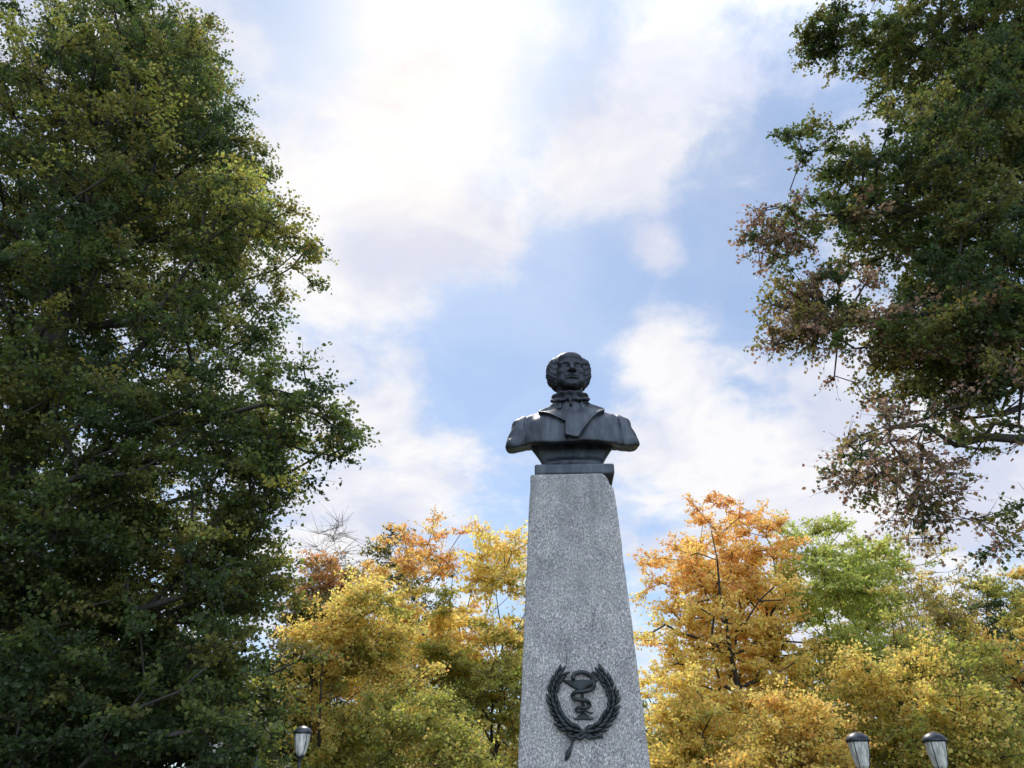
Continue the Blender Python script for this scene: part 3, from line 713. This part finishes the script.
# the big linden on the left
lin_c = (-9.6, 14.2)
BL = [(-9.9, 14.4, 9.0, 5.2, 4.6, 6.0, .7), (-10.1, 14.4, 15.0, 4.4, 4.4, 5.0, .7), (-10.6, 14.6, 19.5, 2.8, 3.0, 3.4, .7),
      blob(262, 425, 13.2, 1.8, 1.9, 1.10, 1.5), blob(250, 245, 13.4, 1.6, 1.8, 1.4, 1.5), blob(190, 140, 13.6, 1.6, 1.8, 1.5, 1.3), blob(145, 60, 13.6, 1.7, 1.8, 1.7, 1.2),
      blob(225, 520, 13.0, 1.8, 1.9, 1.3, 1.5), blob(215, 640, 13.6, 1.7, 1.8, 1.4, 2.0), blob(195, 735, 14.2, 1.5, 1.6, 1.0, 2.5), blob(214, 738, 11.3, .42, .4, .40, 9),
      blob(120, 700, 13.0, 2.3, 2.1, 1.5, 1.8), blob(30, 700, 13.0, 2.1, 2.0, 1.6, 1.8), blob(40, 560, 12.8, 1.9, 1.8, 1.5, 1.4), blob(110, 440, 12.9, 2.0, 1.8, 1.4, 1.2), blob(335, 395, 13.2, .75, .9, .55, 1.8)]
tree('linden_tree', 'huge dark green linden filling the whole left side of the view', lin_c, BL, 3500, 1.6, .078, 128, .62,
     palette([DG, DG, MG, MG, OL, YG], .55, .30, 2, 19, 3, .7), 11, .46, gaps=-.14, flat=.22, up=.8, twigs=7, gap_scale=1.35)
# an understorey tree closes the view under and behind the linden
BU = [(-12.5, 20.5, 4.5, 3.8, 2.5, 3.4, 1), (-8.8, 20.0, 4.2, 3.0, 2.4, 3.2, 1), (-14.5, 21, 7.5, 3.5, 2.4, 3.0, .6)]
tree('hornbeam_tree', 'low dark green tree behind the foot of the linden, at the lower left corner', (-11.0, 20.4), BU, 900, 1.2, .13, 66, .7,
     palette([DG, DG, MG], .5, 0, 0, 1, 5, .4), 12, .2, gaps=-.8, flat=.5, stems=2, top=7.5)
# the big tree reaching in from the right
BRt = [(13.6, 10.8, 9.0, 4.2, 4.2, 4.2, .5), (13.4, 10.8, 14.5, 4.6, 4.2, 3.8, .5),
       blob(965, 40, 9.6, 1.9, 1.8, 1.9, 1.5), blob(935, 190, 9.3, 1.45, 1.6, 1.45, 2.0), blob(985, 290, 9.2, 1.5, 1.7, 1.2, 1.8), blob(1000, 130, 9.3, 1.5, 1.7, 1.4, 1.5),
       blob(940, 350, 9.0, 1.2, 1.3, .70, 3.5), blob(880, 460, 8.6, .66, .9, .45, 6), blob(960, 420, 8.8, 1.1, 1.2, .6, 2), blob(930, 505, 8.5, .40, .8, .36, 6), blob(1000, 525, 8.5, .45, .8, .30, 4), blob(865, 25, 9.4, .9, 1.0, .45, 3),
       blob(812, 150, 9.6, .50, .7, .75, 5), blob(785, 232, 9.5, .62, .7, .55, 5), blob(820, 300, 9.4, .75, .8, .42, 4), blob(785, 330, 9.4, .50, .6, .26, 10), blob(822, 38, 9.5, .42, .6, .24, 9), blob(838, 175, 9.6, .45, .6, .6, 7), blob(850, 340, 9.2, .75, .8, .45, 3), blob(860, 230, 9.5, .7, .8, .8, 2.5), blob(960, 370, 9.1, 1.2, 1.2, .5, 4)]
def bough(start, *px):   # a limb as a polyline out of the trunk
    return [start] + [tuple(at(*p)) for p in px]
def oak_colour():
    green = palette([DG, DG, MG, OL, MG, MG], .6, 0, 0, 1, 7, .5); dry = palette([BR, BR, PK, PK, TAN, OL], .8, 0, 0, 1, 9, .8)
    def f(P, rng, _):
        g = green(P, rng, _)[0]; d = dry(P, rng, _)[0]
        # the outer left boughs and the low hanging ones have turned
        edge = np.clip((6.6 - .20 * (P[:, 2] - 7) - P[:, 0]) / 2.0, 0, 1); low = np.clip((7.3 - P[:, 2]) / 1.6, 0, 1) * .55
        k = (rng.uniform(size=len(P)) < np.maximum(edge * .85, low))[:, None]
        dens = np.where(k[:, 0], .42, 1.0) * np.clip(.55 + (P[:, 2] - 6.2) * .3, .5, 1)
        return np.where(k, d, g), dens
    return f
tree('oak_tree', 'dark green tree with withered brown edge boughs reaching in from the right edge', (13.6, 10.4), BRt, 4700, 3.0, .057, 118, .34,
     oak_colour(), 23, .36, gaps=-.36, shape='oval', flat=.7, up=.35, twigs=6, gap_scale=2.0, updraw=.4, wexp=.53,
     trunk_pts=[[(13.6, 10.4, 0), (13.5, 10.4, 2), (13.6, 10.5, 4), (13.4, 10.6, 6), (13.3, 10.6, 8), (13.4, 10.7, 10), (13.2, 10.7, 12), (13.3, 10.8, 14), (13.2, 10.8, 15.5)],
                bough((13.5, 10.5, 4.2), (1120, 470, 9.8), (1030, 440, 9.2), (985, 437, 9.0), (955, 445, 8.9), (925, 425, 8.8), (890, 428, 8.7), (860, 445, 8.6)),
                bough((13.4, 10.6, 6.2), (1110, 330, 10.2), (1030, 322, 9.6), (960, 312, 9.4), (890, 316, 9.3), (830, 330, 9.3), (775, 345, 9.3)),
                bough((13.3, 10.6, 8.2), (1110, 190, 10.2), (1030, 185, 9.8), (950, 205, 9.6), (880, 215, 9.5), (820, 215, 9.5), (790, 190, 9.5)),
                bough((13.3, 10.7, 11), (1110, 60, 10.4), (1020, 55, 10.0), (940, 35, 9.8), (870, 12, 9.6)),
                bough((13.5, 10.5, 5.0), (1130, 410, 10.0), (1040, 400, 9.6), (1000, 415, 9.4), (975, 380, 9.2), (940, 350, 9.1))])

# autumn trees behind the monument
def bg_tree(name, label, x, top_px, Y, width_px, colour, seed, n=420, per=60, leaf=.115, spray=.62, low=1.6, gaps=-.45, stems=1, tr=.22, flat=.6, up=.5, taper=.42, fork=None, depth=.7, bark=None, group='autumn trees behind the monument', shape='oval', twigs=5):
    per = int(per * 2.4); n = int(n * 1.0); gaps += .40; leaf *= .80 * min(1, Y / 25); spray *= 1.12; flat *= .5; stems = stems + 1; tr *= 1.25
    t = at(x, top_px, Y); H = t.z; rx = width_px / 2 / FPX * Y / math.cos(R(PITCH - 10)) ; rng = random.Random(seed); B_ = []
    nb = 9
    for i in range(nb):
        f = (i + .5) / nb; z = low + (H - low) * f; prof = math.sin(math.pi * min(1, (f * .86 + .14)) ** .9) ** taper
        a = rng.uniform(0, 6.28); r = rx * prof * .50
        B_.append((t.x + r * math.cos(a) * .8, Y + r * math.sin(a), z, rx * prof * .68, rx * prof * .68 * depth, max(.6, min((H - z) * .95, (H - low) / nb * 1.25)), 1.0))
        B_.append((t.x - r * math.cos(a) * .8, Y - r * math.sin(a), z, rx * prof * .62, rx * prof * .62 * depth, max(.5, min((H - z) * .9, (H - low) / nb * 1.1)), 1.0))
    return tree(name, label, (t.x + rng.uniform(-.4, .4), Y), B_, n, fork or max(2.2, low), leaf, per, spray, colour, seed, tr, gaps=gaps, stems=stems, flat=flat, up=up, twigs=twigs, shape=shape, top=H * .86, group=group, bark=bark, gap_scale=1.5, wood_min=.012 if per else .006)
# right of the pedestal
bg_tree('maple_tree', 'broad maple with orange top and golden yellow skirts, tallest tree right of the pedestal', 716, 503, 25, 200, palette([YE, YE, YE, GO, OR, OR], .5, .62, 3, 11.5, 2, .35), 41, 640, 62, low=1.8, gaps=-.42, stems=2, tr=.26)
bg_tree('ash_tree', 'light green tree with thin upright stems right of the orange topped maple', 820, 522, 25.5, 170, palette([YE, YG, LG, LG, YG], .5, .35, 3, 11, 4, .5), 42, 380, 58, low=4.2, gaps=-.40, stems=3, tr=.15, leaf=.11)
bg_tree('park_tree', 'pale thin crown with sparse yellowish leaves above the street lamps', 905, 526, 28, 150, palette([YG, TAN, YE, OL], .6, 0, 0, 1, 6, .6), 43, 250, 26, low=5, gaps=-.5, stems=2, tr=.12, leaf=.11)
bg_tree('maple_tree', 'low spreading yellow-green maple behind the two right hand lanterns', 905, 618, 20, 190, palette([OL, YG, YG, YE], .6, -.1, 0, 8, 8, .5), 44, 520, 60, low=1.4, gaps=-.40, stems=2, tr=.18)
bg_tree('maple_tree', 'yellow and orange maple at the right edge beyond the lamps', 1000, 576, 26, 140, palette([OL, YG, YG, YE, GO], .6, .3, 2, 9, 10, .5), 45, 360, 56, low=1.6, gaps=-.42, tr=.2)
bg_tree('park_tree', 'dark green tree showing behind the crowns at the right edge', 985, 578, 36, 130, palette([DG, MG, DG, OL], .5, 0, 0, 1, 12, .3), 46, 420, 50, low=3, gaps=-.6, leaf=.13, tr=.2)
bg_tree('maple_tree', 'low golden maple in front of the tall orange topped one', 790, 700, 19, 110, palette([OL, YE, YE, GO], .6, .1, 0, 7, 14, .5), 47, 240, 60, low=1.2, gaps=-.45, tr=.13)
bg_tree('maple_tree', 'small yellow maple low beside the right edge of the pedestal', 685, 672, 22, 100, palette([YG, YE, YE, GO], .6, .1, 0, 7, 15, .4), 58, 240, 60, low=1.2, gaps=-.45, tr=.13)
# left of the pedestal
bg_tree('maple_tree', 'orange and green tree with open crown left of the pedestal', 428, 524, 26, 180, palette([OL, YG, YE, OR, OR], .5, .6, 3, 11.5, 16, .4), 48, 420, 52, low=1.8, gaps=-.25, tr=.17)
bg_tree('maple_tree', 'green and yellow tree touching the left edge of the pedestal', 500, 530, 24, 150, palette([OL, YG, YG, YE, YE, GO], .5, .40, 2.0, 10, 17, .5), 49, 400, 56, low=1.4, gaps=-.27, tr=.16)
bg_tree('maple_tree', 'bushy yellow maple between the linden and the open crowned trees', 362, 578, 21, 145, palette([YG, YG, YE, YE, GO], .5, .15, 2, 8, 18, .45), 50, 460, 60, low=1.5, gaps=-.42, stems=2, tr=.17)
bg_tree('elm_tree', 'small tree with rusty top and dark green sides against the linden', 325, 553, 24, 90, palette([DG, MG, OL, RU, OR], .5, .6, 4, 11, 19, .35), 51, 300, 52, low=1.8, gaps=-.5, tr=.15)
bg_tree('park_tree', 'dark blue-green tree top behind the yellow and orange trees left of the pedestal', 405, 528, 34, 120, palette([DG, MG, DG, OL], .5, 0, 0, 1, 20, .3), 52, 300, 46, low=4, gaps=-.7, leaf=.13, tr=.17)
bg_tree('bare_tree', 'leafless tree with fine pale twigs above the rusty topped tree', 338, 520, 32, 75, palette([TAN, BR], .5), 53, 260, 0, low=5, gaps=-.9, tr=.075, bark=BARK_PALE, twigs=7, spray=1.0, flat=1.2)
bg_tree('maple_tree', 'low bushy yellow-green tree left of the foot of the pedestal', 430, 712, 18, 110, palette([OL, YG, YG, YE], .5, .1, 1, 6, 21, .5), 54, 300, 58, low=1.2, gaps=-.45, tr=.12)
bg_tree('shrub', 'bright yellow-green shrub left of the lantern at the lower left edge of the linden', 252, 742, 14, 50, palette([OL, YG, LG], .6, 0, 0, 1, 22, .4), 55, 90, 60, low=.6, gaps=-.6, tr=.05, leaf=.12, spray=.45, fork=.6, group=None)
# a distant belt of trees closes the horizon
for i, (x, tp, Y, w, sd) in enumerate(((470, 690, 52, 150, 61), (655, 690, 60, 130, 62), (740, 690, 55, 170, 64), (870, 690, 50, 150, 65), (330, 690, 50, 150, 66), (985, 670, 55, 150, 67))):
    where = ('behind the open crowned tree left of the pedestal', 'low beside the right edge of the pedestal', 'behind the orange topped maple', 'behind the light green ash', 'behind the rusty topped tree beside the linden', 'behind the trees at the right edge')[i]
    bg_tree('park_tree', 'far dull green park tree ' + where, x, tp, Y, w, palette([DG, MG, OL, YG], .4, 0, 0, 1, 70 + i, .4), sd, 240, 46, low=2, gaps=-.6, leaf=.20, spray=1.1, tr=.22, group='far park trees')
